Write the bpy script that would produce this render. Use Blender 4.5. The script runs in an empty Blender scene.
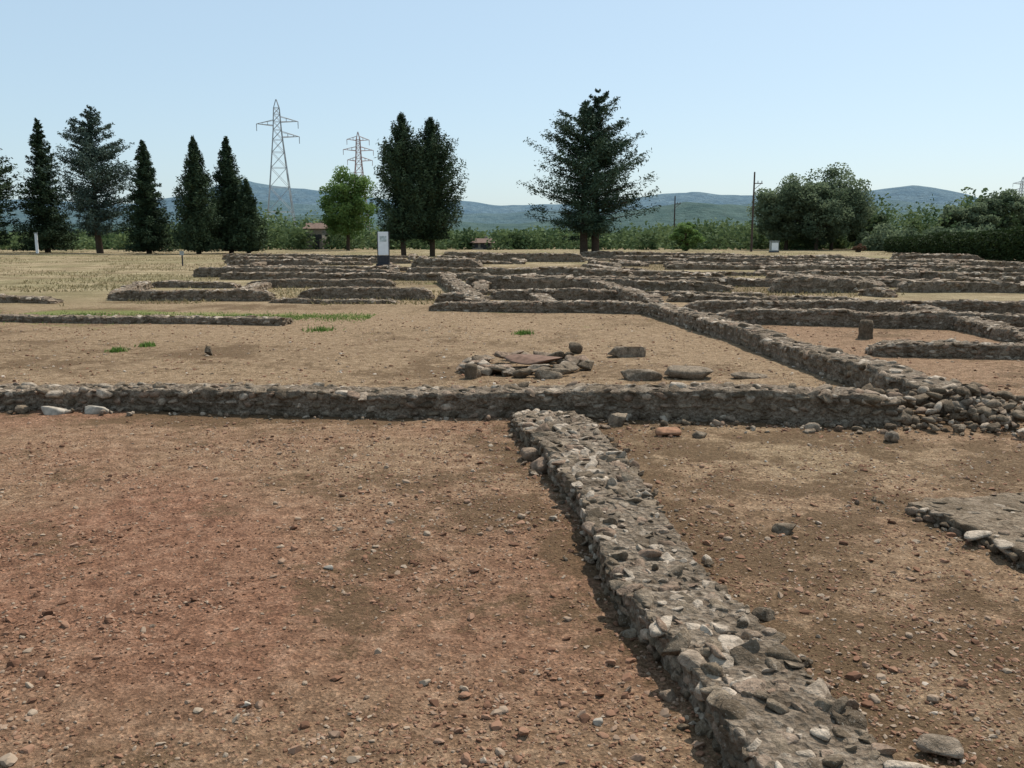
import bpy, bmesh, math, numpy as np
from mathutils import Vector
R0 = np.random.default_rng
scene = bpy.context.scene
scene.view_settings.view_transform = 'Standard'
scene.view_settings.look = 'None'
scene.view_settings.exposure = 0

# ---------------------------------------------------------------- noise
def _h(ix, iy, iz, seed):
    n = (ix*374761393 + iy*668265263 + iz*1274126177 + seed*974634777) & 0xffffffff
    n = ((n ^ (n >> 13)) * 1274126177) & 0xffffffff
    n = (n ^ (n >> 16)) & 0xffffff
    return n / float(0xffffff)
def vnoise(p, seed=0):
    f = np.floor(p); t = p - f; t = t*t*(3-2*t); i = f.astype(np.int64)
    out = 0
    for dx in (0, 1):
        for dy in (0, 1):
            for dz in (0, 1):
                w = (t[:, 0] if dx else 1-t[:, 0])*(t[:, 1] if dy else 1-t[:, 1])*(t[:, 2] if dz else 1-t[:, 2])
                out = out + w*_h(i[:, 0]+dx, i[:, 1]+dy, i[:, 2]+dz, seed)
    return out
def fbm(p, octv=4, seed=0):
    a = .5; s = 0; tot = 0
    for o in range(octv):
        s = s + a*vnoise(p*(2**o), seed+o*17); tot += a; a *= .55
    return s/tot
def P3(x, y, z=0):
    x = np.asarray(x, float); return np.stack([x, np.broadcast_to(y, x.shape).astype(float), np.broadcast_to(z, x.shape).astype(float)], -1)

def gz(x, y):
    x = np.atleast_1d(np.asarray(x, float)); y = np.atleast_1d(np.asarray(y, float))
    d = np.hypot(x, y)
    near = np.clip(1.5 - d/40, 0, 1)
    z = near*.06*(fbm(P3(x*.7, y*.7), 3, 5)-.5)
    z = z + np.clip(1.4-d/12, 0, 1)*.03*(fbm(P3(x*7, y*7), 3, 9)-.5)
    z = z + 1.1*np.exp(-(((x-47)/6)**2+((y-76)/9)**2))
    return z

# ---------------------------------------------------------------- mesh helpers
def make_obj(name, V, F, mat=None, rnd=None, smooth=True, parent=None, attrs=None):
    V = np.asarray(V, np.float32); F = np.asarray(F, np.int32)
    me = bpy.data.meshes.new(name)
    me.vertices.add(len(V)); me.vertices.foreach_set('co', V.ravel())
    k = F.shape[1]
    me.loops.add(F.size); me.loops.foreach_set('vertex_index', F.ravel())
    me.polygons.add(len(F)); me.polygons.foreach_set('loop_start', np.arange(0, F.size, k, dtype=np.int32))
    me.update(calc_edges=True)
    me.polygons.foreach_set('use_smooth', np.full(len(F), smooth))
    if rnd is not None:
        a = me.attributes.new('rnd', 'FLOAT', 'POINT'); a.data.foreach_set('value', np.asarray(rnd, np.float32))
    if attrs:
        for n, v in attrs.items():
            a = me.attributes.new(n, 'FLOAT', 'POINT'); a.data.foreach_set('value', np.asarray(v, np.float32))
    if mat: me.materials.append(mat)
    ob = bpy.data.objects.new(name, me); scene.collection.objects.link(ob)
    if parent: ob.parent = parent
    return ob

def ico(sub):
    bm = bmesh.new(); bmesh.ops.create_icosphere(bm, subdivisions=sub, radius=1)
    V = np.array([v.co[:] for v in bm.verts]); F = np.array([[v.index for v in f.verts] for f in bm.faces]); bm.free()
    return V, F
TEMPL = {}
NTM = 24
for lv in (1, 2, 3):
    Vb, Fb = ico(lv); L = []
    for k in range(NTM):
        r = R0(100+k); V = np.sign(Vb)*np.abs(Vb)**.72
        V *= (1+.35*(fbm(Vb*1.4+k*7+50, 2, k)-.5))[:, None]
        for q in range(8):
            n = r.normal(size=3); n /= np.linalg.norm(n); d = r.uniform(.42, .85)
            ex = np.maximum(0, V@n - d); V -= ex[:, None]*n*.98
        V *= (1+.14*(fbm(Vb*4+k*3+20, 2, k+9)-.5))[:, None]
        V /= np.abs(V).max(0)
        L.append(V)
    TEMPL[lv] = (L, Fb)
def stones(C, S, yaw, lv, seed, tilt=.15, N=None, rbias=0.):
    r = R0(seed); n = len(C); L, Fb = TEMPL[lv]; nv = len(L[0])
    T = np.stack(L)[r.integers(0, NTM, n)]
    V = T*S[:, None, :]
    a = r.normal(0, tilt, n); b = r.normal(0, tilt, n)
    y, z = V[..., 1].copy(), V[..., 2].copy(); ca, sa = np.cos(a)[:, None], np.sin(a)[:, None]
    V[..., 1] = y*ca - z*sa; V[..., 2] = y*sa+z*ca
    x, z = V[..., 0].copy(), V[..., 2].copy(); ca, sa = np.cos(b)[:, None], np.sin(b)[:, None]
    V[..., 0] = x*ca + z*sa; V[..., 2] = -x*sa+z*ca
    x, y = V[..., 0].copy(), V[..., 1].copy(); ca, sa = np.cos(yaw)[:, None], np.sin(yaw)[:, None]
    V[..., 0] = x*ca - y*sa; V[..., 1] = x*sa+y*ca
    V += C[:, None, :]
    F = Fb[None]+(np.arange(n)*nv)[:, None, None]
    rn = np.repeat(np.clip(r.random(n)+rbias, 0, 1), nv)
    return V.reshape(-1, 3), F.reshape(-1, 3), rn
def cat(parts):
    V = []; F = []; Rr = []; o = 0
    for v, f, r in parts:
        V.append(v); F.append(f+o); Rr.append(r); o += len(v)
    return np.concatenate(V), np.concatenate(F), np.concatenate(Rr)

# ---------------------------------------------------------------- materials
class NT:
    def __init__(s, name):
        s.m = bpy.data.materials.new(name); s.m.use_nodes = True; s.t = s.m.node_tree; s.n = s.t.nodes; s.l = s.t.links
        s.b = s.n['Principled BSDF']; s.b.inputs['Roughness'].default_value = .95
        s.b.inputs['Specular IOR Level'].default_value = .1
        s.tc = s.n.new('ShaderNodeTexCoord')
    def inp(s, node, k, v):
        if isinstance(v, bpy.types.NodeSocket): s.l.new(v, node.inputs[k])
        else: node.inputs[k].default_value = v
    def noise(s, scale, det=6, rough=.6, vec=None, dist=0):
        n = s.n.new('ShaderNodeTexNoise'); s.l.new(vec or s.tc.outputs['Object'], n.inputs['Vector'])
        n.inputs['Scale'].default_value = scale; n.inputs['Detail'].default_value = det; n.inputs['Roughness'].default_value = rough
        n.inputs['Distortion'].default_value = dist
        return n.outputs['Fac']
    def vor(s, scale, feat='F1', rnd=1):
        n = s.n.new('ShaderNodeTexVoronoi'); n.feature = feat; s.l.new(s.tc.outputs['Object'], n.inputs['Vector'])
        n.inputs['Scale'].default_value = scale; return n
    def attr(s, name):
        n = s.n.new('ShaderNodeAttribute'); n.attribute_name = name; return n.outputs['Fac']
    def ramp(s, fac, stops):
        n = s.n.new('ShaderNodeValToRGB'); s.l.new(fac, n.inputs['Fac']); e = n.color_ramp.elements
        while len(e) < len(stops): e.new(.5)
        for i, (p, c) in enumerate(stops):
            e[i].position = p; e[i].color = (*c, 1) if len(c) == 3 else c
        return n.outputs['Color']
    def mix(s, fac, a, b, mode='MIX'):
        n = s.n.new('ShaderNodeMix'); n.data_type = 'RGBA'; n.blend_type = mode
        for k, v in ((0, fac), (6, a), (7, b)):
            if isinstance(v, tuple) and len(v) == 3: v = (*v, 1)
            s.inp(n, k, v)
        return n.outputs[2]
    def math(s, op, a, b=0., c=None, clamp=False):
        n = s.n.new('ShaderNodeMath'); n.operation = op; n.use_clamp = clamp
        s.inp(n, 0, a); s.inp(n, 1, b)
        if c is not None: s.inp(n, 2, c)
        return n.outputs[0]
    def mr(s, v, a, b, c=0., d=1.):
        n = s.n.new('ShaderNodeMapRange'); s.inp(n, 0, v)
        for i, q in enumerate((a, b, c, d)): n.inputs[i+1].default_value = q
        return n.outputs[0]
    def bump(s, h, strength, dist, prev=None):
        n = s.n.new('ShaderNodeBump'); n.inputs['Strength'].default_value = strength; n.inputs['Distance'].default_value = dist
        s.l.new(h, n.inputs['Height'])
        if prev: s.l.new(prev, n.inputs['Normal'])
        return n.outputs['Normal']
    def wsum(s, *tw):
        acc = None
        for v, w in tw:
            q = s.math('MULTIPLY', v, w); acc = q if acc is None else s.math('ADD', acc, q)
        return acc
    def out(s, col, nrm=None):
        s.inp(s.b, 'Base Color', (*col, 1) if isinstance(col, tuple) else col)
        if nrm: s.l.new(nrm, s.b.inputs['Normal'])
        return s.m

def mat_stone():
    m = NT('weathered_stone'); rn = m.attr('rnd')
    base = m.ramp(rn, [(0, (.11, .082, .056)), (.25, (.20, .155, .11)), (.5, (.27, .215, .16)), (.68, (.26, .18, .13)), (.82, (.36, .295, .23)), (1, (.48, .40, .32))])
    n1 = m.noise(24, 5, .75); n2 = m.noise(5, 4, .7); n3 = m.noise(95, 2, .7)
    c = m.mix(1.0, base, m.ramp(n1, [(.28, (.38, .36, .33)), (.5, (1, .97, .93)), (.72, (1.5, 1.45, 1.38))]), 'MULTIPLY')
    c = m.mix(m.mr(n2, .49, .6, 0, .66), c, (.075, .055, .036))
    c = m.mix(m.mr(n3, .6, .7, 0, .45), c, (.45, .39, .32))
    return m.out(c, m.bump(m.wsum((n1, .03), (n3, .006)), .9, 1.))
def mat_mortar():
    m = NT('lime_mortar_rubble'); n1 = m.noise(22, 5, .8); n2 = m.noise(5, 3, .65); v = m.vor(38)
    c = m.ramp(n1, [(.32, (.065, .044, .029)), (.47, (.215, .158, .108)), (.66, (.46, .375, .285))])
    c = m.mix(.45, c, m.ramp(v.outputs['Color'], [(0, (.09, .062, .04)), (1, (.41, .33, .25))]))
    c = m.mix(m.mr(n2, .48, .62, 0, .6), c, (.09, .064, .04))
    return m.out(c, m.bump(m.wsum((v.outputs['Distance'], .03), (n1, .045)), 1., 1.))
def mat_screed():
    m = NT('ancient_lime_floor'); n1 = m.noise(26, 6, .8); n2 = m.noise(4, 5, .75); v = m.vor(45)
    c = m.ramp(n1, [(.34, (.11, .075, .048)), (.5, (.27, .20, .135)), (.66, (.47, .375, .275))])
    c = m.mix(.4, c, m.ramp(v.outputs['Color'], [(0, (.10, .07, .045)), (1, (.44, .345, .25))]))
    c = m.mix(m.mr(n2, .45, .6, 0, .7), c, (.13, .092, .056))
    return m.out(c, m.bump(m.wsum((v.outputs['Distance'], .015), (n1, .03)), 1., 1.))
def mat_gravel():
    m = NT('gravel_stone'); rn = m.attr('rnd')
    c = m.ramp(rn, [(0, (.10, .052, .032)), (.3, (.22, .115, .07)), (.55, (.29, .165, .105)), (.75, (.28, .195, .135)), (.93, (.35, .27, .195)), (1, (.55, .47, .39))])
    return m.out(c)
def mat_ground():
    m = NT('dry_earth_ground')
    red, moss, green, far = m.attr('red'), m.attr('moss'), m.attr('green'), m.attr('far')
    nf = m.noise(48, 6, .8); nm = m.noise(8, 5, .72); nx = m.noise(.10, 4, .65)
    v1 = m.vor(85)
    tan = m.ramp(nm, [(.32, (.165, .112, .064)), (.5, (.275, .197, .12)), (.68, (.37, .28, .18))])
    rd = m.ramp(nm, [(.32, (.14, .070, .042)), (.5, (.245, .130, .080)), (.68, (.345, .205, .135))])
    c = m.mix(red, tan, rd)
    farc = m.ramp(m.noise(.5, 7, .78), [(.36, (.14, .10, .055)), (.5, (.28, .22, .13)), (.64, (.43, .35, .225))])
    farc = m.mix(m.mr(nx, .47, .6, 0, .5), farc, (.16, .155, .07))
    c = m.mix(far, c, farc)
    grain = m.ramp(nf, [(.3, (.3, .28, .26)), (.45, (.85, .84, .83)), (.58, (1.1, 1.08, 1.06)), (.72, (1.9, 1.85, 1.8))])
    c = m.mix(.9, c, grain, 'MULTIPLY')
    peb = m.ramp(v1.outputs['Color'], [(0, (.4, .35, .3)), (.6, (1, 1, 1)), (1, (1.8, 1.7, 1.6))])
    c = m.mix(.65, c, peb, 'MULTIPLY')
    n14 = m.noise(11, 6, .85)
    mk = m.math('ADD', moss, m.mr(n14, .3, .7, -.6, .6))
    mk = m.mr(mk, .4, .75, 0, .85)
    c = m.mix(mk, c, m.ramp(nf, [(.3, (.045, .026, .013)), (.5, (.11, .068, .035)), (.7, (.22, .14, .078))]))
    gk = m.mr(m.math('ADD', green, m.mr(m.noise(3, 5, .75), .3, .7, -.4, .4)), .45, .85, 0, .8)
    c = m.mix(gk, c, m.ramp(nf, [(.3, (.09, .12, .03)), (.7, (.24, .25, .08))]))
    return m.out(c, m.bump(m.wsum((nm, .028), (v1.outputs['Distance'], .006), (nf, .015)), 1., 1.))
def mat_leaf(name, dark, light, trans=.25):
    m = NT(name); rn = m.attr('rnd'); c = m.ramp(rn, [(0, dark), (1, light)])
    m.inp(m.b, 'Base Color', c); m.b.inputs['Roughness'].default_value = .8
    if trans > .16:
        tr = m.n.new('ShaderNodeBsdfTranslucent'); m.l.new(c, tr.inputs['Color'])
        mx = m.n.new('ShaderNodeMixShader'); mx.inputs[0].default_value = trans
        m.l.new(m.b.outputs[0], mx.inputs[1]); m.l.new(tr.outputs[0], mx.inputs[2])
        m.l.new(mx.outputs[0], m.n['Material Output'].inputs['Surface'])
    return m.m
def mat_plain(name, col, rough=.8, sc=8, amt=.3, metal=0):
    m = NT(name); n = m.noise(sc, 4, .6); m.b.inputs['Roughness'].default_value = rough; m.b.inputs['Metallic'].default_value = metal
    c = m.mix(1., col, m.ramp(n, [(.3, (1-amt,)*3), (.7, (1+amt,)*3)]), 'MULTIPLY'); return m.out(c)

M_ST, M_MO, M_GR, M_G, M_SC = mat_stone(), mat_mortar(), mat_gravel(), mat_ground(), mat_screed()
M_BARK = mat_plain('bark', (.07, .05, .035), .95)
M_CON = mat_leaf('dark_conifer_needles', (.016, .032, .018), (.065, .095, .048), .12)
M_CON2 = mat_leaf('cedar_needles', (.03, .052, .042), (.095, .13, .10), .12)
M_PINE = mat_leaf('pine_needles', (.018, .038, .024), (.07, .105, .062), .15)
M_DEC = mat_leaf('light_green_leaves', (.07, .13, .035), (.20, .29, .09), .35)
M_DEC2 = mat_leaf('grey_green_leaves', (.075, .105, .06), (.20, .245, .145), .45)  # paler, greyer green: distance haze painted into the leaf colour
M_BG = mat_leaf('distant_leaves', (.05, .085, .035), (.17, .22, .095), .3)  # background foliage lightened, with aerial haze put into its colour
M_HEDGE = mat_leaf('hedge_leaves', (.018, .03, .01), (.05, .075, .026), .2)
M_WEED = mat_leaf('weed_leaves', (.06, .12, .02), (.16, .25, .06), .3)
M_DRY = mat_leaf('dry_grass_blades', (.17, .115, .055), (.48, .38, .22), .25)

# ---------------------------------------------------------------- ground
def axis(a, b, step, far, g=1.06):
    l = list(np.arange(a, b, step)); s = step; x = b
    while x < far: l.append(x); s *= g; x += s
    l.append(far); return l
xs = axis(0, 5.5, .04, 7000, 1.055); xs = np.array([-v for v in xs[::-1][:-1]]+xs)
ys = axis(1.5, 12, .04, 9000, 1.045); ys = np.array([-300, -100, -30, -10, -3, -1, 0, .7]+ys)
X, Y = np.meshgrid(xs, ys); x = X.ravel(); y = Y.ravel()
W1 = [(.28, 8.12, .62, .10), (.36, 7.6, .62, .13), (.52, 6.2, .52, .15), (.68, 4.4, .45, .155), (.95, 2.41, .40, .16), (1.12, 1.1, .40, .16)]
W2 = [(-13, 9.6, .42, .2), (-5.1, 8.9, .42, .2), (0, 8.45, .42, .25), (3.5, 8.1, .44, .31)]
W3 = [(4.45, 8.2, .5, .2), (4.15, 9.6, .5, .27), (4.05, 11, .48, .26), (3.85, 13.8, .46, .26), (3.5, 17, .46, .27), (3.1, 20, .46, .27)]
def segdist(x, y, pts):
    d = np.full(x.shape, 1e9)
    for a, b in zip(pts[:-1], pts[1:]):
        ax, ay, bx, by = a[0], a[1], b[0], b[1]
        t = np.clip(((x-ax)*(bx-ax)+(y-ay)*(by-ay))/((bx-ax)**2+(by-ay)**2), 0, 1)
        d = np.minimum(d, np.hypot(x-ax-t*(bx-ax), y-ay-t*(by-ay)))
    return d
def sst(v, a, b): t = np.clip((v-a)/(b-a), 0, 1); return t*t*(3-2*t)
def zones(x, y):
    nA = fbm(P3(x*.45, y*.45), 5, 31); nB = fbm(P3(x*1.3, y*1.3), 4, 47); nC = fbm(P3(x*3.1, y*3.1), 4, 57)
    wl = np.interp(y, [1, 2.41, 4.4, 7.9, 8.5], [1.1, .95, .68, .3, .28])
    left = sst(wl-x, -.1, .2)
    ycw = 8.45-.09*x
    inside = 1-sst(y-ycw, -.2, .1)
    red = inside*(left*np.clip(.56+1.6*(nA-.5)+.4*sst(-x, .2, 2.5)-.1*sst(y, 5, 8), 0, 1)+(1-left)*np.clip(.26+.8*(nA-.5), 0, 1))
    red = red + (1-inside)*(.1+.35*sst(x-4.5-(20-y)*.02, 0, .4)*(1-sst(y, 16, 24)))
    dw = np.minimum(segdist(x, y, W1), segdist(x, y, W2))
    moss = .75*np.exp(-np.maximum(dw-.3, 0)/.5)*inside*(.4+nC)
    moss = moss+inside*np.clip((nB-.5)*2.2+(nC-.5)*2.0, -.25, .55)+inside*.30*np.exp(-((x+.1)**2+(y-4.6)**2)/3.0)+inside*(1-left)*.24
    moss = moss+(1-inside)*np.clip((nA-.43)*2.4+(nC-.5)*1.4, 0, .6)*(y < 24)
    moss = moss+(1-inside)*.46*np.exp(-((y-13.0+.03*x)/2.6)**2)*(1-sst(x, -3.5, 1.5))
    moss = moss+.25*(x > 4.6)*(y > 8.8)*(y < 24)
    n8 = fbm(P3(x*.16, y*.16), 3, 71)
    room = (y > 21)*(y < 76)*sst(x+.33*y, 0, 2)
    moss = moss+room*np.clip((n8-.38)*3, 0, .66)
    moss = moss+(1-sst(x+.33*y, -1, 3))*(y > 20)*np.clip((nA-.46)*2.5, 0, .4)
    green = .85*np.exp(-((y-18.9+.1*x)/.9)**2)*(x < -3)*sst(nB, .25, .5)+.45*np.exp(-((y-17)/2.5)**2)*sst(nA, .45, .65)
    green = green + np.clip((nA-.48)*3, 0, .65)*(y > 20)*(.5+.5*sst(x+.33*y, 0, 3))
    far = sst(np.hypot(x, y), 18, 34)
    return np.clip(red, 0, 1), np.clip(moss, 0, 1), np.clip(green, 0, 1), far
zr, zm, zg, zf = zones(x, y)
nx_, ny_ = len(xs), len(ys)
I = (np.arange(ny_-1)[:, None]*nx_+np.arange(nx_-1)[None]).ravel()
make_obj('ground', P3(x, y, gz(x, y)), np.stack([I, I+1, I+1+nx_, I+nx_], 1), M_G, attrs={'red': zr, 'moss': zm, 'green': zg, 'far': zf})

# ---------------------------------------------------------------- gravel & dry grass
def gravel(name, n, yr, smin, smax, lv, seed, power=1.0, ex=1.8, lo=.15):
    r = R0(seed); y = yr[0]+(yr[1]-yr[0])*r.random(n)**power; x = r.uniform(-1, 1, n)*((y+.8)*.68+.3)
    cl = fbm(P3(x*1.1, y*1.1), 4, 77)*.6+fbm(P3(x*4, y*4), 3, 78)*.4
    keep = r.random(n) < np.clip((cl-.36)*4.2+.1*(x < .5), lo, 1)
    keep &= segdist(x, y, W1) > .2
    keep &= segdist(x, y, W2) > .2
    x, y = x[keep], y[keep]; n = len(x)
    s = smin*(smax/smin)**(r.random(n)**ex)
    S = s[:, None]*r.uniform([.8, .6, .35], [1.3, 1, .7], (n, 3))
    C = P3(x, y, gz(x, y)+S[:, 2]*.3)
    red = zones(x, y)[0]
    V, F, rn = stones(C, S, r.uniform(0, 6.28, n), lv, seed+1, .25)
    rn = np.clip(rn*.88+.13*(1-np.repeat(red, len(rn)//n))-.1*(np.repeat(s, len(rn)//n) < .008), 0, 1)
    make_obj(name, V, F, M_GR, rn, smooth=False)
gravel('gravel', 95000, (1.7, 8.3), .003, .012, 1, 11, 1.35, 1.4)
gravel('pebbles', 8000, (1.8, 8.2), .009, .028, 2, 13, 1.1, 2.2)
gravel('courtyard_pebbles', 14000, (8.7, 20), .008, .03, 1, 15, 1.2, 2.2)

def blades(name, x, y, hl, w, mat, seed, lean=.8, z=None):
    r = R0(seed); n = len(x); z = gz(x, y) if z is None else z
    az = r.uniform(0, 6.28, n); h = hl*r.uniform(.4, 1.3, n); le = r.uniform(.2, 1, n)*lean
    d = np.stack([np.cos(az), np.sin(az)], 1); az2 = r.uniform(0, 6.28, n); q = np.stack([np.cos(az2), np.sin(az2)], 1)*w
    B = P3(x, y, z-.002)
    p0 = B.copy(); p0[:, :2] -= q; p1 = B.copy(); p1[:, :2] += q
    p2 = B.copy(); p2[:, :2] += d*(h*le)[:, None]; p2[:, 2] += h*(1-le*.6)
    V = np.stack([p0, p1, p2], 1).reshape(-1, 3); F = np.arange(3*n).reshape(-1, 3)
    make_obj(name, V, F, mat, np.repeat(r.random(n), 3), smooth=False)
def tuftpts(n, xr, yr, seed, thr=.5, k=6, sp=.04, pw=1.):
    r = R0(seed); x = r.uniform(*xr, n); y = yr[0]+(yr[1]-yr[0])*r.random(n)**pw
    f = fbm(P3(x*1.6+9, y*1.6), 4, 91); kp = f > thr; x, y = x[kp], y[kp]
    x = np.repeat(x, k)+r.normal(0, sp, len(x)*k); y = np.repeat(y, k)+r.normal(0, sp, len(y)*k)
    kp = (segdist(x, y, W1) > .26) & (segdist(x, y, W2) > .24); return x[kp], y[kp]
gx, gy = tuftpts(8000, (-5.5, 6), (1.8, 8.1), 21, .48, 7, .06)
blades('dry_grass', gx, gy, .022, .0014, M_DRY, 22, 1.4)
gx, gy = tuftpts(9000, (-11, 9), (8.9, 22), 23, .46, 5, .08)
blades('dry_grass', gx, gy, .04, .003, M_DRY, 24, 1.2)
r = R0(51); n = 90000; yy = 22+90*r.random(n)**1.3; xx = r.uniform(-.62, .62, n)*yy
kp = fbm(P3(xx*.3, yy*.3), 4, 92) > .5; blades('dry_grass', xx[kp], yy[kp], .13, .02, mat_leaf('meadow_grass_blades', (.14, .12, .05), (.38, .30, .17), .25), 52, .9)

# ---------------------------------------------------------------- walls
def wall(pts, s=.2, lv=1, seed=0, name='ruined_stone_wall', cover=1.0, jag=.25, flat=.3, proud=.28, dsf=.5, svar=(.3, .68), sink=(.3, .85), tilt=.12, toplit=.14, core_mat=None, rough=.55, ntm=1, wvar=.3):
    pts = np.array(pts, float); r = R0(seed+1000)
    seg = np.hypot(*np.diff(pts[:, :2], axis=0).T); cum = np.r_[0, np.cumsum(seg)]; L = cum[-1]
    ds = s*dsf; m = max(int(L/ds), 3); t = np.linspace(0, L, m+1)
    px = np.interp(t, cum, pts[:, 0]); py = np.interp(t, cum, pts[:, 1]); w = np.interp(t, cum, pts[:, 2]); h = np.interp(t, cum, pts[:, 3])
    px = px+.14*(fbm(P3(t*.7, seed*3.3), 3, seed)-.5); py = py+.14*(fbm(P3(t*.7, seed*5.1, 4), 3, seed)-.5)
    tx, ty = np.gradient(px), np.gradient(py); tl = np.hypot(tx, ty); tx /= tl; ty /= tl; nx, ny = -ty, tx
    hn = 1+jag*2.6*(fbm(P3(t*1.3, seed*2.7, 1), 4, seed+3)-.5)
    endf = np.clip(np.minimum(t, L-t)/(.4), 0, 1)**.5*.4+.6 if jag > .1 else 1
    hh = h*hn*endf
    wn = w*(1+wvar*(fbm(P3(t*2, seed*1.7, 2), 3, seed+5)-.5))
    nt = int(6*.5/dsf)*ntm; ns = int(3*.5/dsf)
    prof = [(-.5, k/ns) for k in range(ns)]+[(-.5+k/nt, 1) for k in range(nt+1)]+[(.5, 1-(k+1)/ns) for k in range(ns)]
    prof = np.array(prof); K = len(prof)
    off = prof[:, 0][None]*wn[:, None]*.95; z = prof[:, 1][None]*(hh[:, None]-.06*s)
    Vx = px[:, None]+nx[:, None]*off; Vy = py[:, None]+ny[:, None]*off
    gg = gz(px, py)[:, None]
    Vz = z+gg-.04*(prof[:, 1][None] == 0)
    V = np.stack([Vx, Vy, Vz], -1).reshape(-1, 3)
    V += (np.stack([fbm(V/s*1.3+o, 4, seed+7) for o in (0, 33, 66)], 1)-.5)*s*rough
    I = (np.arange(m)[:, None]*K+np.arange(K-1)[None]).ravel()
    F4 = np.stack([I, I+1, I+1+K, I+K], 1)
    T = np.concatenate([F4[:, [0, 1, 2]], F4[:, [0, 2, 3]]])
    cap0 = np.array([[0, k+1, k] for k in range(1, K-1)]); cap1 = np.array([[m*K, m*K+k, m*K+k+1] for k in range(1, K-1)])
    T = np.concatenate([T, cap0, cap1])
    core = make_obj(name, V, T, core_mat or M_MO)
    parts = []
    def at(tt):
        f = lambda a: np.interp(tt, t, a)
        return f(px), f(py), f(nx), f(ny), f(wn), f(hh), np.arctan2(f(ty), f(tx))
    nl = int(L/s*1.05)+1; nw = max(int(round(w.mean()/s)), 2)
    a, b = np.meshgrid(np.arange(nl), np.arange(nw)); a = a.ravel(); b = b.ravel()
    tt = (a+r.uniform(0, 1, len(a)))/nl*L; u = (b+.5+r.uniform(-.42, .42, len(a)))/nw-.5
    if cover > 1:
        tt = np.r_[tt, r.uniform(0, L, int(len(a)*(cover-1)))]; u = np.r_[u, r.uniform(-.47, .47, len(tt)-len(a))]
    kp = r.random(len(tt)) < cover; tt, u = tt[kp], u[kp]
    X_, Y_, NX, NY, WW, HH, YA = at(tt); n = len(tt)
    sz = s*(svar[0]+(svar[1]-svar[0])*r.random(n)**1.5)
    S = np.stack([sz*r.uniform(.85, 1.45, n), sz*r.uniform(.6, 1.05, n), sz*r.uniform(flat, flat+.35, n)], 1)
    C = np.stack([X_+NX*u*WW, Y_+NY*u*WW, HH-S[:, 2]*r.uniform(*sink, n)+gz(X_, Y_)], 1)
    parts.append(stones(C, S, YA+r.normal(0, .8, n), lv, seed+11, tilt, rbias=toplit))  # top stones biased lighter: sunlit wall tops painted into the stone colour
    nc = max(int(round(h.mean()/(s*.55))), 1)
    for side in (-1, 1):
        a, b = np.meshgrid(np.arange(int(L/s)+1), np.arange(nc)); a = a.ravel(); b = b.ravel()
        tt = np.clip((a+.5*(b % 2)+r.uniform(.2, .8, len(a)))*s, 0, L); n = len(a)
        X_, Y_, NX, NY, WW, HH, YA = at(tt)
        zz = (b+r.uniform(.35, .65, n))/nc*HH
        sl = s*r.uniform(.35, .68, n)
        S = np.stack([sl, s*r.uniform(.22, .38, n), np.minimum(s*r.uniform(.18, .34, n), HH/nc*.6)], 1)
        C = np.stack([X_+NX*side*(WW*.5-S[:, 1]*(1-proud)), Y_+NY*side*(WW*.5-S[:, 1]*(1-proud)), zz-.01+gz(X_, Y_)], 1)
        parts.append(stones(C, S, YA+r.normal(0, .12, n), lv, seed+21+side, .08, rbias=-.06))  # side stones biased darker: shaded wall faces painted into their colour
    for e, tt0 in ((-1, 0.), (1, L)):
        n = nw*nc+2; tt = np.full(n, tt0); u = r.uniform(-.45, .45, n); X_, Y_, NX, NY, WW, HH, YA = at(tt)
        S = s*r.uniform(.28, .5, (n, 3)); S[:, 2] = np.minimum(S[:, 2], HH*.5)
        C = np.stack([X_+NX*u*WW, Y_+NY*u*WW, r.uniform(.1, .85, n)*(HH-S[:, 2])], 1)
        parts.append(stones(C, S, r.uniform(0, 6, n), lv, seed+31+e, .3))
    V, F, rn = cat(parts)
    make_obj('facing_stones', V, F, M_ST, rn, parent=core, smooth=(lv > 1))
    return core

wall(W1, .085, 3, 1, cover=1.5, jag=.1, flat=.28, proud=.25, dsf=.2, svar=(.15, .92), sink=(.15, .9), tilt=.28, toplit=.13)
wall(W2, .13, 2, 2, cover=1.1, jag=.12, dsf=.3, svar=(.22, .8), tilt=.2, toplit=.08)
wall(W3, .16, 2, 3, jag=.16, cover=.95, toplit=.1)
wall([(-14, 18.2, .4, .12), (-10.4, 18.1, .4, .13), (-4.4, 17.3, .4, .14)], .16, 1, 4, jag=.08)
wall([(-11, 24.4, .45, .27), (-6.5, 24.0, .45, .3)], .17, 1, 5, jag=.12)
wall([(-6.2, 23.2, .4, .12), (-3.0, 22.9, .4, .1)], .17, 1, 6)
wall([(-5.9, 24.9, .4, .3), (-2.2, 24.4, .4, .32)], .17, 1, 7, jag=.12)
wall([(-11, 24.6, .4, .2), (-12.3, 30, .4, .25)], .18, 1, 8)
wall([(-7.6, 24.6, .4, .2), (-8.3, 30, .4, .25)], .18, 1, 22)
wall([(-2.5, 33.4, .5, .35), (-.9, 22.0, .5, .25)], .18, 1, 9)
wall([(-1.9, 20.8, .45, .2), (3.1, 19.9, .45, .27)], .16, 1, 10, jag=.12)
wall([(-.5, 24.6, .45, .3), (3.2, 24.0, .45, .3)], .18, 1, 12)
wall([(-1.9, 22.7, .45, .3), (-.6, 22.6, .45, .3)], .18, 1, 13)
wall([(.9, 20.4, .4, .22), (.7, 24.2, .4, .25)], .18, 1, 23)
wall([(4.1, 17.7, .45, .28), (9.6, 16.4, .45, .3), (14, 15.5, .45, .3)], .16, 1, 14, jag=.12)
wall([(5.3, 12.9, .42, .2), (9.5, 12.3, .42, .2)], .14, 2, 15, jag=.12)
wall([(8.6, 19.3, .45, .25), (8.3, 14.0, .45, .25)], .16, 1, 16)
wall([(4.0, 20.6, .45, .25), (12, 19.6, .45, .3)], .17, 1, 17, jag=.12)
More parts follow.
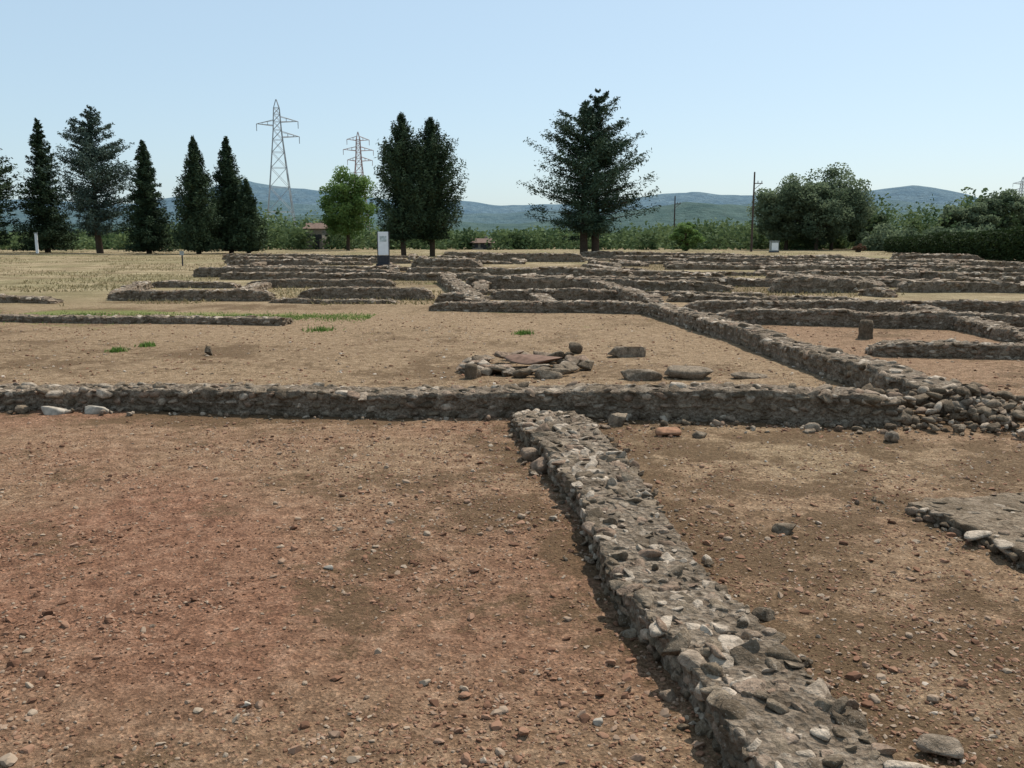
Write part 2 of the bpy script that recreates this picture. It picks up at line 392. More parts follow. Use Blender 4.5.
wall([(3.4, 21, .45, .3), (2.4, 30, .45, .35)], .18, 1, 18)
wall([(-16, 23.8, .5, .3), (-11.9, 23.2, .5, .12)], .2, 1, 19)
wall([(-13.6, 38.5, .5, .42), (-9, 38, .5, .42), (-4.5, 36.3, .5, .36)], .22, 1, 20, jag=.12)
wall([(-9, 30.5, .45, .25), (-4.0, 30, .45, .3)], .2, 1, 21, jag=.12)
wall([(-12.2, 30.4, .45, .22), (-9.3, 30.2, .45, .2)], .2, 1, 24, jag=.12)
wall([(-4.6, 42.5, 1.4, .75), (-1.4, 42.0, 1.4, .7)], .25, 1, 25, jag=.12, name='raised_masonry_block')
# the wider field of excavated rooms
r = R0(79); sd = 40
lines = [24.0, 26.5, 29.3, 31.8, 35.4, 38.5, 41, 45.2, 48, 52.5, 56.5, 62, 66, 73]
for i, y0 in enumerate(lines):
    xl = (4.2 if y0 < 25 else -1.5 if y0 < 34 else -.33*y0); xr = .66*y0; xx = xl
    while xx < xr:
        ln = r.choice([r.uniform(2, 5), r.uniform(5, 9), r.uniform(9, 17)])
        if not (y0 == 38.5 and xx < -5) and r.random() < .74:
            h = r.uniform(.12, .42)*(1+y0/150)
            ya = y0-.1*xx+r.uniform(-1.1, 1.1)
            wall([(xx, ya, .45, h), (min(xx+ln, xr+3), ya-(.1+r.normal(0, .035))*ln, .45, h*r.uniform(.5, 1.15))], .2+y0/350, 1, sd, jag=.14, flat=.2)
        sd += 1; xx += ln+r.uniform(.2, 4.0)
    if i < len(lines)-1:
        y1 = lines[min(i+int(r.integers(1, 3)), len(lines)-1)]; xx = xl+r.uniform(0, 4)
        while xx < xr:
            h = r.uniform(.14, .34)
            wall([(xx, y0-.1*xx, .45, h), (xx-(y1-y0)*(.11+r.normal(0, .03)), y1-.1*xx-r.uniform(0, 2.), .45, h)], .2+y0/350, 1, sd, jag=.12, flat=.2); sd += 1
            xx += r.uniform(5, 16)

# weathered lime-and-stone floor slab on the right
wall([(3.20, 5.55, 1.6, .07), (3.45, 4.6, 1.6, .085), (3.9, 3.0, 1.6, .085)], .10, 2, 33, name='stone_floor_slab', cover=.75, jag=.06, flat=.1, sink=(.55, 1.1), dsf=.25, svar=(.12, .8), core_mat=M_SC, toplit=.1, rough=.5, ntm=3, wvar=.14, tilt=.1, proud=.2)

# ---------------------------------------------------------------- rubble & loose stones
def rubble(name, x, y, s, zb, seed, lv=2, mat=None):
    r = R0(seed); n = len(x); S = s[:, None]*r.uniform([.85, .6, .4], [1.3, .95, .8], (n, 3))
    V, F, rn = stones(P3(x, y, gz(x, y)+zb+S[:, 2]*.6), S, r.uniform(0, 6.28, n), lv, seed, .35)
    make_obj(name, V, F, mat or M_ST, rn)
r = R0(9); n = 330
x = r.normal(4.25, .6, n); y = r.normal(8.35, .42, n); d = np.hypot((x-4.25)/.9, (y-8.4)/.6)
rubble('rubble_heap', x, y, .025+.075*r.random(n)**1.8, np.clip(.26*(1-d*.55), 0, .3)*r.random(n), 10)
n = 160; x = r.uniform(2.6, 6.4, n); y = r.normal(7.9, .28, n)
rubble('scattered_rubble', x, y, .012+.045*r.random(n)**2.5, np.zeros(n), 12)
n = 110; x = r.uniform(.7, 3.6, n); y = 8.2-.09*x-np.abs(r.normal(.12, .16, n))
rubble('scattered_rubble', x, y, .012+.04*r.random(n)**2.5, np.zeros(n), 14)
n = 90; x = r.uniform(-6, 0, n); y = 8.65-.09*(x+5.1)-np.abs(r.normal(0.02, .08, n))
rubble('scattered_rubble', x, y, .01+.035*r.random(n)**2, np.zeros(n), 16)
n = 300; tt = r.uniform(1.8, 7.8, n); cx = np.interp(tt, [1.1, 2.41, 4.4, 6.2, 7.6], [1.12, .95, .68, .52, .36])
sg = np.where(r.random(n) < .8, 1, -1); x = cx+sg*(.22+np.abs(r.normal(0, .08, n))+.05*(tt > 6)); rubble('scattered_rubble', x, tt, .008+.04*r.random(n)**2.2, np.zeros(n), 18, 3)
n = 90; tt = r.uniform(3.0, 5.6, n); x = np.interp(tt, [3, 4.6, 5.55], [3.1, 2.65, 2.4])-np.abs(r.normal(0, .08, n)); rubble('scattered_rubble', x, tt, .006+.02*r.random(n)**2, np.zeros(n), 19, 2)
def loose(x, y, sx, sy, sz, yaw, seed, col=.5, name='loose_stone', mat=None, z=0):
    V, F, rn = stones(np.array([[x, y, float(gz(x, y)[0])+sz*.6+z]]), np.array([[sx, sy, sz]]), np.array([yaw]), 3, seed, .1)
    make_obj(name, V, F, mat or M_ST, np.full(len(V), col))
M_BRICK = mat_plain('terracotta', (.30, .16, .095), .9, 25, .35)
M_PALE = mat_plain('pale_stone', (.36, .31, .25), .9, 25, .35)
loose(1.59, 4.95, .075, .06, .035, .2, 61, .3)
loose(1.42, 2.72, .075, .055, .035, -.3, 64, .8)
loose(.98, 7.95, .10, .08, .075, .4, 63, .5)
loose(1.33, 7.45, .12, .08, .05, .1, 64, .7, name='terracotta_brick', mat=M_BRICK)
loose(1.6, 7.4, .075, .06, .04, .9, 65, .5)
loose(.12, 6.65, .10, .08, .06, .2, 66, .6); loose(.2, 6.32, .1, .08, .06, 1.2, 67, .7); loose(.28, 6.9, .06, .05, .04, 2, 68, .3)
loose(-4.45, 8.45, .15, .09, .05, .1, 69, mat=M_PALE); loose(-4.05, 8.45, .14, .07, .045, 0, 70, mat=M_PALE); loose(-4.8, 8.5, .08, .06, .05, 0, 71, .3)
loose(.92, 13.2, .14, .12, .10, 0, 72, .15); loose(1.65, 12.8, .30, .2, .13, .1, 73, .5)
loose(2.25, 10.75, .38, .2, .11, -.1, 74, .45); loose(1.55, 10.6, .27, .16, .08, .2, 75, .5); loose(2.9, 10.7, .25, .1, .05, .3, 76, .5)
loose(.42, 10.75, .2, .14, .08, .2, 77, .5); loose(3.9, 10.9, .07, .06, .05, 0, 78, .2)
loose(-.95, 4.4, .03, .02, .012, 0, 79, mat=M_PALE); loose(-.97, 3.0, .02, .014, .01, 0, 80, mat=M_PALE); loose(.3, 2.9, .022, .018, .013, 0, 81, mat=M_PALE)
loose(-4.4, 12.8, .07, .06, .08, 0, 82, .1)
# hearth ring
r = R0(3); parts = []
cx, cy = .2, 11.6
for k in range(34):
    a = k/34*6.28+r.uniform(-.1, .1); rr = r.uniform(.5, .85)
    parts.append(stones(np.array([[cx+math.cos(a)*rr*1.1, cy+math.sin(a)*rr, .04+r.uniform(0, .05)]]), np.array([[r.uniform(.1, .2), r.uniform(.08, .14), r.uniform(.035, .06)]]), np.array([a+1.57]), 3, 200+k, .15))
for k in range(16):
    parts.append(stones(np.array([[cx-.5+r.uniform(-.35, .3), cy-.5+r.uniform(-.35, .3), .04]]), np.array([[r.uniform(.05, .15), r.uniform(.06, .12), r.uniform(.03, .07)]]), np.array([r.uniform(0, 6)]), 3, 300+k, .2))
V, F, rn = cat(parts); hearth = make_obj('stone_hearth', V, F, M_ST, rn)
V, F, rn = stones(np.array([[cx+.1, cy, .11]]), np.array([[.4, .34, .05]]), np.array([.2]), 3, 401, .05)
make_obj('hearth_slab', V, F, mat_plain('burnt_stone', (.17, .105, .075), .9, 12, .35), rn, parent=hearth)
def stub(x, y, rad, h, seed):
    r = R0(seed); n = 14; K = 7; V = []
    for k in range(K):
        z = h*k/(K-1)-.03; q = rad*(1+.06*r.normal())*(1 if k < K-1 else .85)
        for j in range(n):
            a = j/n*6.283; V.append((x+math.cos(a)*q*(1+.05*r.normal()), y+math.sin(a)*q*(1+.05*r.normal()), z))
    V.append((x, y, h-.02)); F = []
    for k in range(K-1):
        for j in range(n):
            a, b = k*n+j, k*n+(j+1) % n; F += [(a, b, b+n), (a, b+n, a+n)]
    for j in range(n): F.append(((K-1)*n+j, (K-1)*n+(j+1) % n, len(V)-1))
    make_obj('stone_pillar_stub', V, F, M_ST, np.full(len(V), .1))
stub(6.0, 15.0, .12, .34, 1); stub(-.5, 10.7, .08, .2, 2)
def weed(x, y, R, seed, h=.1):
    r = R0(seed); n = 160; blades('weed_plant', x+r.normal(0, R, n), y+r.normal(0, R, n), h, .012, M_WEED, seed, .9)
weed(-5.95, 13.3, .07, 1); weed(-5.75, 13.9, .06, 2, .1); weed(-3.5, 16.2, .12, 3); weed(.2, 15.6, .08, 4); weed(-9.2, 19.2, .2, 6)
r = R0(50); n = 9000; blades('grass_tufts', r.uniform(-14, -3, n), 18.9+r.normal(0, .5, n), .05, .01, M_WEED, 7)

# ---------------------------------------------------------------- trees
def tubes(segs, n=6):
    V = []; F = []; o = 0
    for p0, p1, r0, r1 in segs:
        p0 = np.array(p0, float); p1 = np.array(p1, float); d = p1-p0; d /= (np.linalg.norm(d)+1e-9)
        a = np.cross(d, [0, 0, 1] if abs(d[2]) < .9 else [1, 0, 0]); a /= np.linalg.norm(a); b = np.cross(d, a)
        th = np.arange(n)/n*2*np.pi; c = np.cos(th)[:, None]*a+np.sin(th)[:, None]*b
        V.append(p0+c*r0); V.append(p1+c*r1)
        for j in range(n):
            k = (j+1) % n; F.append((o+j, o+k, o+n+k, o+n+j))
        o += 2*n
    return np.concatenate(V), np.array(F)
def leafquads(C, size, rnd, seed, el=.45, droop=0.):
    r = R0(seed); n = len(C); a = r.normal(size=(n, 3)); a[:, 2] = a[:, 2]*.6-droop; a /= np.linalg.norm(a, axis=1)[:, None]
    b = np.cross(a, r.normal(size=(n, 3))); b /= np.linalg.norm(b, axis=1)[:, None]
    s = (size*r.uniform(.6, 1.3, n))[:, None]
    V = np.stack([C-a*s, C+b*s*el, C+a*s, C-b*s*el], 1).reshape(-1, 3)
    return V, np.arange(4*n).reshape(-1, 4), np.repeat(rnd, 4)
def finish_tree(name, segs, LV, LF, LR, mat, bark=None):
    V, F = tubes(segs); ob = make_obj(name, V, F, bark or M_BARK); make_obj('crown', LV, LF, mat, LR, smooth=False, parent=ob); return ob
def conifer(x, y, H, R, kind, seed, mat, name, nb=170, per=95, leaf=.13, base=.05, twin=None, el=.3, inner=.22):
    r = R0(seed); segs = []; P = []; RN = []
    tr = R*.055+.09
    stems = [(0, 0)] if not twin else twin
    for si, (sx, sy) in enumerate(stems):
        hs = H*(1-.07*si)
        zz = np.linspace(0, hs*.97, 9); wx = np.cumsum(r.normal(0, .05, 9)); wx -= wx[0]
        for k in range(8):
            segs.append(((x+sx+wx[k], y+sy, zz[k]-.1), (x+sx+wx[k+1], y+sy, zz[k+1]), tr*(1-zz[k]/H)+.02, tr*(1-zz[k+1]/H)+.02))
    for i in range(nb):
        u = (i+r.random())/nb; u = u**(.9)
        if kind in ('pine', 'cedar'): u = np.clip(round(u*17)/17+r.normal(0, .014), 0, 1)
        h = H*(base+(1-base)*u)*(1-.07*(i % len(stems)))
        sx, sy = stems[i % len(stems)]
        az = r.uniform(0, 6.283)
        if kind == 'spruce': ln = R*(1-u)**.85*(.7+.35*r.random())+.12; elev = -.25+.55*u; wd = .24; th = .11; curve = .12
        elif kind == 'column': ln = R*np.interp(u, [0, .12, .4, .65, .85, 1], [.8, 1, .93, .68, .34, .03])*r.uniform(.62, 1.08)+.05; elev = .35+.6*u; wd = .24; th = .2; curve = .2
        elif kind == 'cone': ln = R*np.interp(u, [0, .1, .4, .75, 1], [.9, 1, .76, .36, .02])*r.uniform(.68, 1.06)+.08; elev = .15+.5*u; wd = .26; th = .2; curve = .1
        elif kind == 'cedar': ln = R*np.interp(u, [0, .2, .45, .7, .9, 1], [.75, .95, 1, .72, .36, .05])*r.uniform(.5, 1.12)+.1; elev = .1+.25*u; wd = .26; th = .09; curve = .1
        else: ln = R*np.interp(u, [0, .12, .35, .55, .75, .9, 1], [.75, .95, .93, .86, .66, .36, .05])*r.uniform(.5, 1.12)+.1; elev = .10+.28*u+r.normal(0, .07); wd = .22; th = .075; curve = .13
        d = np.array([math.cos(az), math.sin(az), math.tan(elev)])
        o = np.array([x+sx, y+sy, h-(ln*math.tan(elev)*.6 if u > .6 else 0)])
        k = int(per*(.06+1.15*ln/R))+4; t = r.beta(1.3, 1.15, k)*.97+.06
        if kind in ('pine', 'cedar'):
            nn = max(int(ln*3.2), 3); cc = r.uniform(.15, 1, nn); t = cc[r.integers(0, nn, k)]+r.normal(0, .06, k); t = np.clip(t, .06, 1.05)
        side = np.array([-d[1], d[0], 0])
        pt = o+d*(t*ln)[:, None]+np.array([0, 0, 1])*(curve*ln*t**2)[:, None]
        pt += side*(r.normal(0, 1, k)*wd*ln*.6*(1.1-.6*t))[:, None]
        pt[:, 2] += r.normal(0, th*(.5+.35*ln), k)
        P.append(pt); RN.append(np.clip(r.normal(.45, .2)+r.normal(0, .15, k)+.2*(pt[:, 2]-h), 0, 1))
        tip = o+d*ln*.8+np.array([0, 0, curve*ln*.6])
        segs.append((o, tip, .02+.010*ln, .006))
    k = int(nb*per*inner); u = r.random(k)**1.3; a = r.uniform(0, 6.28, k); q = R*(1-u)**.8*.5*r.random(k)**.6
    st = np.array(stems)[r.integers(0, len(stems), k)]
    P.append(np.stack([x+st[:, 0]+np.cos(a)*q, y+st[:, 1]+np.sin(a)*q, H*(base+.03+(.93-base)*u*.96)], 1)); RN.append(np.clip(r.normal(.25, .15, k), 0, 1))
    P = np.concatenate(P); RN = np.concatenate(RN)
    ok = (P[:, 2] > .25); P, RN = P[ok], RN[ok]
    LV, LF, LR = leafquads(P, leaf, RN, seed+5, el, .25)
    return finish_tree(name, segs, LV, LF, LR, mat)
def decid(x, y, H, R, seed, mat, name='broadleaf_tree', K=70, per=230, leaf=.16, base=.22):
    r = R0(seed); segs = []; P = []; RN = []
    segs.append(((x, y, -.1), (x+.1, y, H*.3), .26, .2)); segs.append(((x+.1, y, H*.3), (x, y, H*.6), .2, .1))
    cz = H*(base+1)/2; hz = H*(1-base)/2
    for k in range(K):
        v = r.normal(size=3); v /= np.linalg.norm(v); q = r.random()**.4
        c = np.array([x+v[0]*R*q*.85, y+v[1]*R*q*.85, cz+v[2]*hz*q*.88]); rad = r.uniform(.12, .26)*min(R, hz)*1.2
        pp = r.normal(size=(per, 3)); pp /= np.linalg.norm(pp, axis=1)[:, None]; pp = c+pp*(rad*r.random((per, 1))**.35)*[1.15, 1.15, .8]
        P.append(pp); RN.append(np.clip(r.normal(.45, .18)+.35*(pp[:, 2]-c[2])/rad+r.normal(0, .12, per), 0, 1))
        if k % 3 == 0: segs.append(((x+.05, y, H*r.uniform(.15, .5)), c, .08, .02))
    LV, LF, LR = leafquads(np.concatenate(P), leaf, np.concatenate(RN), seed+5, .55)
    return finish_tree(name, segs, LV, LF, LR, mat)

conifer(-55.6, 95, 12.6, 4.6, 'cedar', 1, M_CON, 'cedar_tree', 190, 130, .19, .04)
conifer(-51.2, 99, 14.2, 3.7, 'spruce', 2, M_CON, 'spruce_tree', 250, 130, .18, .03)
conifer(-43.6, 95, 14.9, 4.6, 'cedar', 3, M_CON2, 'cedar_tree', 230, 150, .16, .12, inner=.12)
conifer(-37.2, 92, 11.2, 3.1, 'spruce', 4, M_CON, 'spruce_tree', 270, 140, .16, .02)
conifer(-31.4, 90, 11.3, 2.8, 'cone', 5, M_CON, 'cypress_tree', 260, 140, .16, .01)
conifer(-29.4, 94, 11.7, 2.8, 'cone', 6, M_CON, 'cypress_tree', 260, 140, .16, .01)
conifer(-27.0, 92, 7.4, 2.1, 'cone', 7, M_CON, 'cypress_tree', 180, 130, .16, .01)
conifer(-9.4, 78, 11.9, 2.7, 'column', 8, M_CON, 'cypress_tree', 300, 150, .14, .10)
conifer(-7.1, 80, 11.8, 3.1, 'column', 9, M_CON, 'cypress_tree', 300, 150, .14, .10)
conifer(6.6, 76, 13.6, 5.2, 'pine', 10, M_PINE, 'pine_tree', 240, 250, .14, .12, twin=[(.5, .3), (-.5, 0)], inner=.07)
decid(-21, 115, 10.8, 4.0, 11, M_DEC, K=80, base=.12)
decid(36.3, 119, 10.0, 4.9, 12, M_DEC2, K=90, base=.05, leaf=.17, per=280); decid(43.0, 121, 11.2, 5.3, 13, M_DEC2, K=110, base=.05, leaf=.17, per=280); decid(39.6, 117, 9.2, 4.6, 16, M_DEC2, K=70, base=.04, leaf=.17, per=260)
decid(48.5, 124, 5.5, 3.5, 17, M_DEC2, K=50, base=.04, leaf=.2)
decid(62, 122, 6.5, 4.2, 18, M_DEC2, K=60, base=.04, leaf=.2); decid(68, 126, 8.2, 4.5, 19, M_DEC2, K=60, base=.04, leaf=.2)
decid(21.3, 110, 3.6, 2.4, 14, M_DEC, 'round_shrub', K=40, per=160, leaf=.13, base=.02)
decid(39, 101, 1.0, 1.0, 15, mat_leaf('red_flowering_leaves', (.1, .07, .04), (.22, .12, .08)), 'flowering_shrub', K=18, per=100, leaf=.1, base=.02)

# distant tree mass
r = R0(600); P = []; RN = []
hpx = [-200, 0, 120, 240, 270, 300, 340, 380, 470, 520, 560, 600, 640, 700, 760, 870, 900, 930, 960, 1024, 1300]
htp = [234, 232, 230, 210, 207, 214, 215, 226, 228, 229, 226, 229, 225, 221, 222, 202, 199, 206, 195, 190, 183]
for yy, nn, k in ((128, 230, 1.), (150, 250, 1.0), (180, 250, .95), (230, 200, .8)):
    for i in range(nn):
        Yc = yy+r.uniform(-8, 8); sx = r.uniform(-.75, .75); Xc = sx*Yc
        top = 1.7+(237-np.interp(512+887*sx, hpx, htp))*Yc/887*k*r.uniform(.45, 1.12); top = max(top, 1.4)
        rad = r.uniform(1.2, 2.8); m = int(150+130*(sx > .25))
        pp = r.normal(size=(m, 3)); pp /= np.linalg.norm(pp, axis=1)[:, None]; pp[:, 2] = np.abs(pp[:, 2])
        pp = pp*r.random((m, 1))**.3*[rad, rad, top]*(1+.3*(r.random((m, 1))-.5)); pp[:, 0] += Xc; pp[:, 1] += Yc
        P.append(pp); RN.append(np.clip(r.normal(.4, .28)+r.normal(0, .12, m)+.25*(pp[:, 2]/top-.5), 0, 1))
LV, LF, LR = leafquads(np.concatenate(P), .31, np.concatenate(RN), 601, .6)
make_obj('distant_trees', LV, LF, M_BG, LR, smooth=False)
r = R0(605); P = []; RN = []
for i in range(60):
    t = r.random(); Xc = 44+28*t; Yc = 112-8*t+r.uniform(-2, 2); top = r.uniform(1.6, 3.6); rad = r.uniform(1., 2.2); m = 420
    pp = r.normal(size=(m, 3)); pp /= np.linalg.norm(pp, axis=1)[:, None]; pp[:, 2] = np.abs(pp[:, 2])
    pp = pp*r.random((m, 1))**.3*[rad, rad, top]; pp[:, 0] += Xc; pp[:, 1] += Yc
    P.append(pp); RN.append(np.clip(r.normal(.4, .25)+r.normal(0, .15, m), 0, 1))
LV, LF, LR = leafquads(np.concatenate(P), .2, np.concatenate(RN), 606, .6)
make_obj('shrubbery', LV, LF, M_DEC2, LR, smooth=False)
# right-hand hedge
r = R0(610); n = 56000; t = r.random(n); hx = 44-10*t; hy = 104-50*t
zt = (1.6+1.0*t)*(.85+.3*fbm(P3(t*14, 0), 3, 3)); a = r.uniform(0, np.pi, n); q = r.random(n)**.3
C = np.stack([hx+np.cos(a)*1.2*q, hy+np.cos(a)*.4*q, np.sin(a)**.6*zt*q], 1)
segs = [((44-10*k, 104-50*k, -.1), (44-10*k, 104-50*k, 1.3), .07, .03) for k in np.linspace(0.02, .98, 24)]
LV, LF, LR = leafquads(C, .13, np.clip(r.normal(.4, .25, n), 0, 1), 611, .6)
finish_tree('clipped_hedge', segs, LV, LF, LR, M_HEDGE)

# ---------------------------------------------------------------- hills
def hill(name, Yd, prof, col1, col2, depth, seed, ext=1.9):
    px = np.linspace(-700, 1720, 420); top = np.interp(px, [p[0] for p in prof], [p[1] for p in prof])
    X1 = (px-512)*Yd/887; cz = (237-top)*Yd/887
    cz = cz+Yd/887*5.5*(fbm(P3(px*.02, 1), 5, seed)-.5)*np.clip(cz/60, 0, 1)
    nr = 26; V = []
    for j in range(nr):
        v = j/(nr-1)*1.6; f = np.sin(np.clip(v, 0, 1.6)*np.pi/2)
        yv = Yd+(v-1)*depth
        n = fbm(P3(X1*.004, yv*.004), 5, seed+3)
        z = cz*f*(1-.5*(1-f)*2*n)
        V.append(P3(X1, yv, np.maximum(z, 0)-3))
    V = np.concatenate(V); K = len(px); I = (np.arange(nr-1)[:, None]*K+np.arange(K-1)[None]).ravel()
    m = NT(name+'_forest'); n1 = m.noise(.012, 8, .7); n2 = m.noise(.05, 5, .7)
    c = m.mix(m.mr(n1, .38, .62), col1, col2); c = m.mix(.4, c, m.ramp(n2, [(.35, (.5, .5, .5)), (.65, (1.3, 1.3, 1.3))]), 'MULTIPLY')  # hill colours are blued with distance: aerial haze painted into the base colour
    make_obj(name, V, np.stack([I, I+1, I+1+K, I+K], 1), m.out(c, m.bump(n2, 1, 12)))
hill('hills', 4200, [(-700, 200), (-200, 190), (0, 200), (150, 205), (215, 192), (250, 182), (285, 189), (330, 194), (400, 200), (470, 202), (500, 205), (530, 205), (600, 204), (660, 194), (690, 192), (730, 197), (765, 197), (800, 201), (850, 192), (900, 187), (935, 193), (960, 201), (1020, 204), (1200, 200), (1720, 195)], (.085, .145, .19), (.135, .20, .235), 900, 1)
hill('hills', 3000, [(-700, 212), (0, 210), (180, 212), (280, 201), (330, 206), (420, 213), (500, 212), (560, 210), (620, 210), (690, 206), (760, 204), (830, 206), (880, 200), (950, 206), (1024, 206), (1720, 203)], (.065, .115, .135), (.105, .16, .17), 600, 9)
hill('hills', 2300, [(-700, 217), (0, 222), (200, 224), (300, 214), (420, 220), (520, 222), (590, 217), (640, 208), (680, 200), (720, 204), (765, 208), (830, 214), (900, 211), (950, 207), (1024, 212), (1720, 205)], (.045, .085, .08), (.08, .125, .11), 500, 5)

# ---------------------------------------------------------------- pylons / poles
M_STEEL = mat_plain('galvanised_steel', (.36, .38, .40), .6); M_RUST = mat_plain('painted_steel', (.36, .27, .26), .6)
M_WOOD = mat_plain('pole_wood', (.08, .06, .05), .9)
def pylon(x, y, H, arms, mat, bw=5.5, th=.085, yaw=.3):
    cs = [(-1, -1), (1, -1), (1, 1), (-1, 1)]
    def half(z): return np.interp(z/H, [0, .45, .78, .94, 1], [bw/2, bw*.28, bw*.13, bw*.09, .05])
    lv = [0]; 
    while lv[-1] < H*.96: lv.append(lv[-1]+max(half(lv[-1])*2.0, H*.035))
    lv[-1] = H; S = []
    cy, sy = math.cos(yaw), math.sin(yaw)
    def T(p): return (x+p[0]*cy-p[1]*sy, y+p[0]*sy+p[1]*cy, p[2])
    for a, b in zip(lv[:-1], lv[1:]):
        ha, hb = half(a), half(b)
        for k in range(4):
            c, d = cs[k], cs[(k+1) % 4]
            S.append((T((c[0]*ha, c[1]*ha, a)), T((c[0]*hb, c[1]*hb, b)), th*1.3, th*1.3))
            S.append((T((c[0]*ha, c[1]*ha, a)), T((d[0]*hb, d[1]*hb, b)), th*.6, th*.6))
            S.append((T((d[0]*ha, d[1]*ha, a)), T((c[0]*hb, c[1]*hb, b)), th*.6, th*.6))
            S.append((T((c[0]*hb, c[1]*hb, b)), T((d[0]*hb, d[1]*hb, b)), th*.6, th*.6))
    for (z, side, ln) in arms:
        h = half(z)
        for e in (-1, 1):
            S.append((T((side*h, e*h, z)), T((side*ln, 0, z+.3)), th, th*.8)); S.append((T((side*h, e*h, z+1.4)), T((side*ln, 0, z+.3)), th*.8, th*.8))
            for q in (.33, .66):
                S.append((T((side*(h+(ln-h)*q), e*h*(1-q), z+.3*q)), T((side*(h+(ln-h)*q), e*h*(1-q), z+1.4-1.1*q)), th*.5, th*.5))
        S.append((T((side*ln, 0, z+.3)), T((side*ln, 0, z-1.6)), .11, .09))
    V, F = tubes(S, 4); make_obj('electricity_pylon', V, F, mat, smooth=False)
pylon(-64, 250, 38.5, [(32.6, 1, 5.6), (31.6, -1, 5.4), (28.6, 1, 5.8)], M_STEEL, 8.5, .095)
pylon(-55.5, 330, 39, [(36, 1, 4), (36, -1, 4), (32.4, 1, 5.4), (32.4, -1, 5.4), (28.8, 1, 5), (28.8, -1, 4)], M_RUST, 7, .1)
pylon(253, 450, 31, [(27.5, 1, 6), (27.5, -1, 6), (24, 1, 8), (24, -1, 8)], M_STEEL, 6, .13)
def upole(x, y, H):
    S = [((x, y, -.2), (x, y, H), .14, .09), ((x-.1, y-.1, H-1.3), (x+.95, y-.1, H-1.3), .05, .05), ((x, y-.1, H-2.0), (x+.75, y-.1, H-1.35), .03, .03),
         ((x+.85, y-.1, H-1.3), (x+.85, y-.1, H-1.0), .05, .04), ((x+.4, y-.1, H-1.3), (x+.4, y-.1, H-1.0), .05, .04)]
    V, F = tubes(S, 8); make_obj('utility_pole', V, F, M_WOOD)
upole(28.0, 105, 9.1); upole(27, 150, 8.4)

# ---------------------------------------------------------------- signs, boxes and houses
def box(c, s, bev=.0):
    bm = bmesh.new(); bmesh.ops.create_cube(bm, size=1)
    for v in bm.verts: v.co = Vector((v.co.x*s[0]+c[0], v.co.y*s[1]+c[1], v.co.z*s[2]+c[2]))
    if bev: bmesh.ops.bevel(bm, geom=bm.edges[:], offset=bev, segments=2, affect='EDGES')
    me = bpy.data.meshes.new('m'); bm.to_mesh(me); bm.free(); return me
def part(name, me, mat, parent):
    o = bpy.data.objects.new(name, me); me.materials.append(mat); scene.collection.objects.link(o); o.parent = parent; return o
def empty(name, x, y, rz=0):
    e = bpy.data.objects.new(name, None); e.location = (x, y, 0); e.rotation_euler[2] = rz; scene.collection.objects.link(e); return e
M_WHITE = mat_plain('white_panel', (.8, .81, .82), .5, 6, .06); M_DK = mat_plain('dark_metal', (.05, .05, .055), .5); M_GRN = mat_plain('grey_box', (.3, .32, .31), .6)
e = empty('information_sign', -6.95, 48.5)
part('panel', box((0, 0, 1.35), (.58, .07, 1.25), .02), M_WHITE, e); part('base', box((0, 0, .12), (.8, .35, .3), .02), M_DK, e)
part('lower_plate', box((0, 0, .49), (.56, .06, .45), .01), M_DK, e); part('print_block', box((0, -.038, 1.6), (.36, .006, .3)), mat_plain('printed_panel', (.45, .5, .5), .5, 10, .4), e)
for k, sx in enumerate((-.31, .31)): part('post_%d' % (k+1), box((sx, 0, 1.0), (.04, .09, 2.0), .005), M_DK, e)
e = empty('white_marker_post', -50.0, 94.5)
part('post', box((0, 0, 1.0), (.28, .15, 2.1), .03), M_WHITE, e); part('cap', box((0, 0, 2.1), (.36, .22, .1), .02), M_GRN, e)
e = empty('small_site_sign', -19.5, 53)
part('post', box((0, 0, .4), (.07, .07, .85), .01), M_DK, e); part('plate', box((0, -.05, .75), (.25, .04, .25), .01), M_GRN, e)
e = empty('utility_cabinet', 28.9, 99)
part('body', box((0, 0, .65), (.9, .6, 1.1), .04), M_GRN, e); part('plinth', box((0, 0, .05), (1.0, .7, .2), .02), M_DK, e); part('lid', box((0, 0, 1.24), (1.0, .7, .08), .02), M_GRN, e)
part('door', box((0, -.31, .65), (.7, .03, .8), .01), M_WHITE, e)
M_WALLP = mat_plain('rendered_wall', (.27, .24, .20), .9); M_ROOF = mat_plain('clay_tile_roof', (.17, .115, .09), .9, 3, .3)
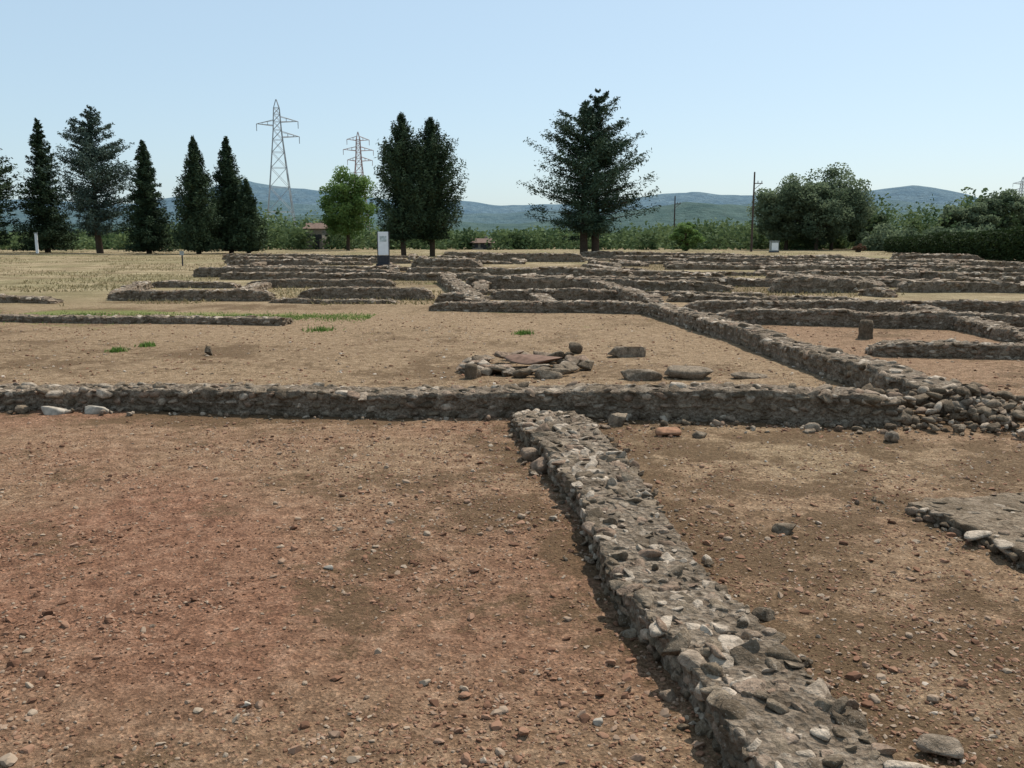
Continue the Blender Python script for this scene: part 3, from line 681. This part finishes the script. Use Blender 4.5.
def house(x, y, w, d, h, rh, rz):
    e = empty('farm_house', x, y, rz)
    part('walls', box((0, 0, h/2), (w, d, h)), M_WALLP, e)
    bm = bmesh.new(); o = .4; P = [(-w/2-o, -d/2-o, h+.01), (w/2+o, -d/2-o, h+.01), (w/2+o, d/2+o, h+.01), (-w/2-o, d/2+o, h+.01), (-w/2-o, 0, h+rh), (w/2+o, 0, h+rh)]
    vs = [bm.verts.new(p) for p in P]
    for f in ((0, 1, 5, 4), (2, 3, 4, 5), (0, 4, 3), (1, 2, 5), (0, 3, 2, 1)): bm.faces.new([vs[i] for i in f])
    me = bpy.data.meshes.new('roof'); bm.to_mesh(me); bm.free(); part('roof', me, M_ROOF, e)
    k = 1
    for fx in (-.32, 0, .32):
        part('window_%d' % k, box((fx*w, -d/2-.01, h*.62), (.5, .08, .6)), M_DK, e); k += 1
    part('door', box((.16*w, -d/2-.01, h*.35), (.6, .1, h*.7)), M_DK, e); part('chimney', box((w*.25, 0.4, h+rh*.8), (.4, .4, .8)), M_WALLP, e)
house(-26.8, 124, 2.2, 4, 2.8, .8, .0); house(-4.2, 124, 2.6, 3, .9, .6, .1)

# ---------------------------------------------------------------- light, world, camera
AZ, EL = math.radians(38), math.radians(54)
w = bpy.data.worlds.new('World'); scene.world = w; w.use_nodes = True; nt = w.node_tree
sky = nt.nodes.new('ShaderNodeTexSky'); sky.sky_type = 'NISHITA'; sky.sun_disc = False; sky.sun_elevation = EL; sky.sun_rotation = AZ
sky.air_density = 1.0; sky.dust_density = 1.1; sky.ozone_density = 2.5
mx = nt.nodes.new('ShaderNodeMix'); mx.data_type = 'RGBA'; mx.inputs[0].default_value = .45; mx.inputs[7].default_value = (6.3, 8.3, 9.5, 1)
nt.links.new(sky.outputs[0], mx.inputs[6])
nt.links.new(mx.outputs[2], nt.nodes['Background'].inputs[0]); nt.nodes['Background'].inputs[1].default_value = .115
S = Vector((math.sin(AZ)*math.cos(EL), math.cos(AZ)*math.cos(EL), math.sin(EL)))
ld = bpy.data.lights.new('sun', 'SUN'); ld.energy = 5.0; ld.angle = math.radians(.5); ld.color = (1, .95, .87)
lo = bpy.data.objects.new('sun', ld); lo.rotation_euler = S.to_track_quat('Z', 'Y').to_euler(); lo.location = (20, 20, 30); scene.collection.objects.link(lo)
cd = bpy.data.cameras.new('camera'); cd.lens = 31.2; cd.sensor_width = 36; cd.clip_end = 20000; cd.clip_start = .05
co = bpy.data.objects.new('camera', cd); co.location = (0, 0, 1.7); co.rotation_euler = (math.radians(90-9.41), 0, 0); scene.collection.objects.link(co)
scene.camera = co
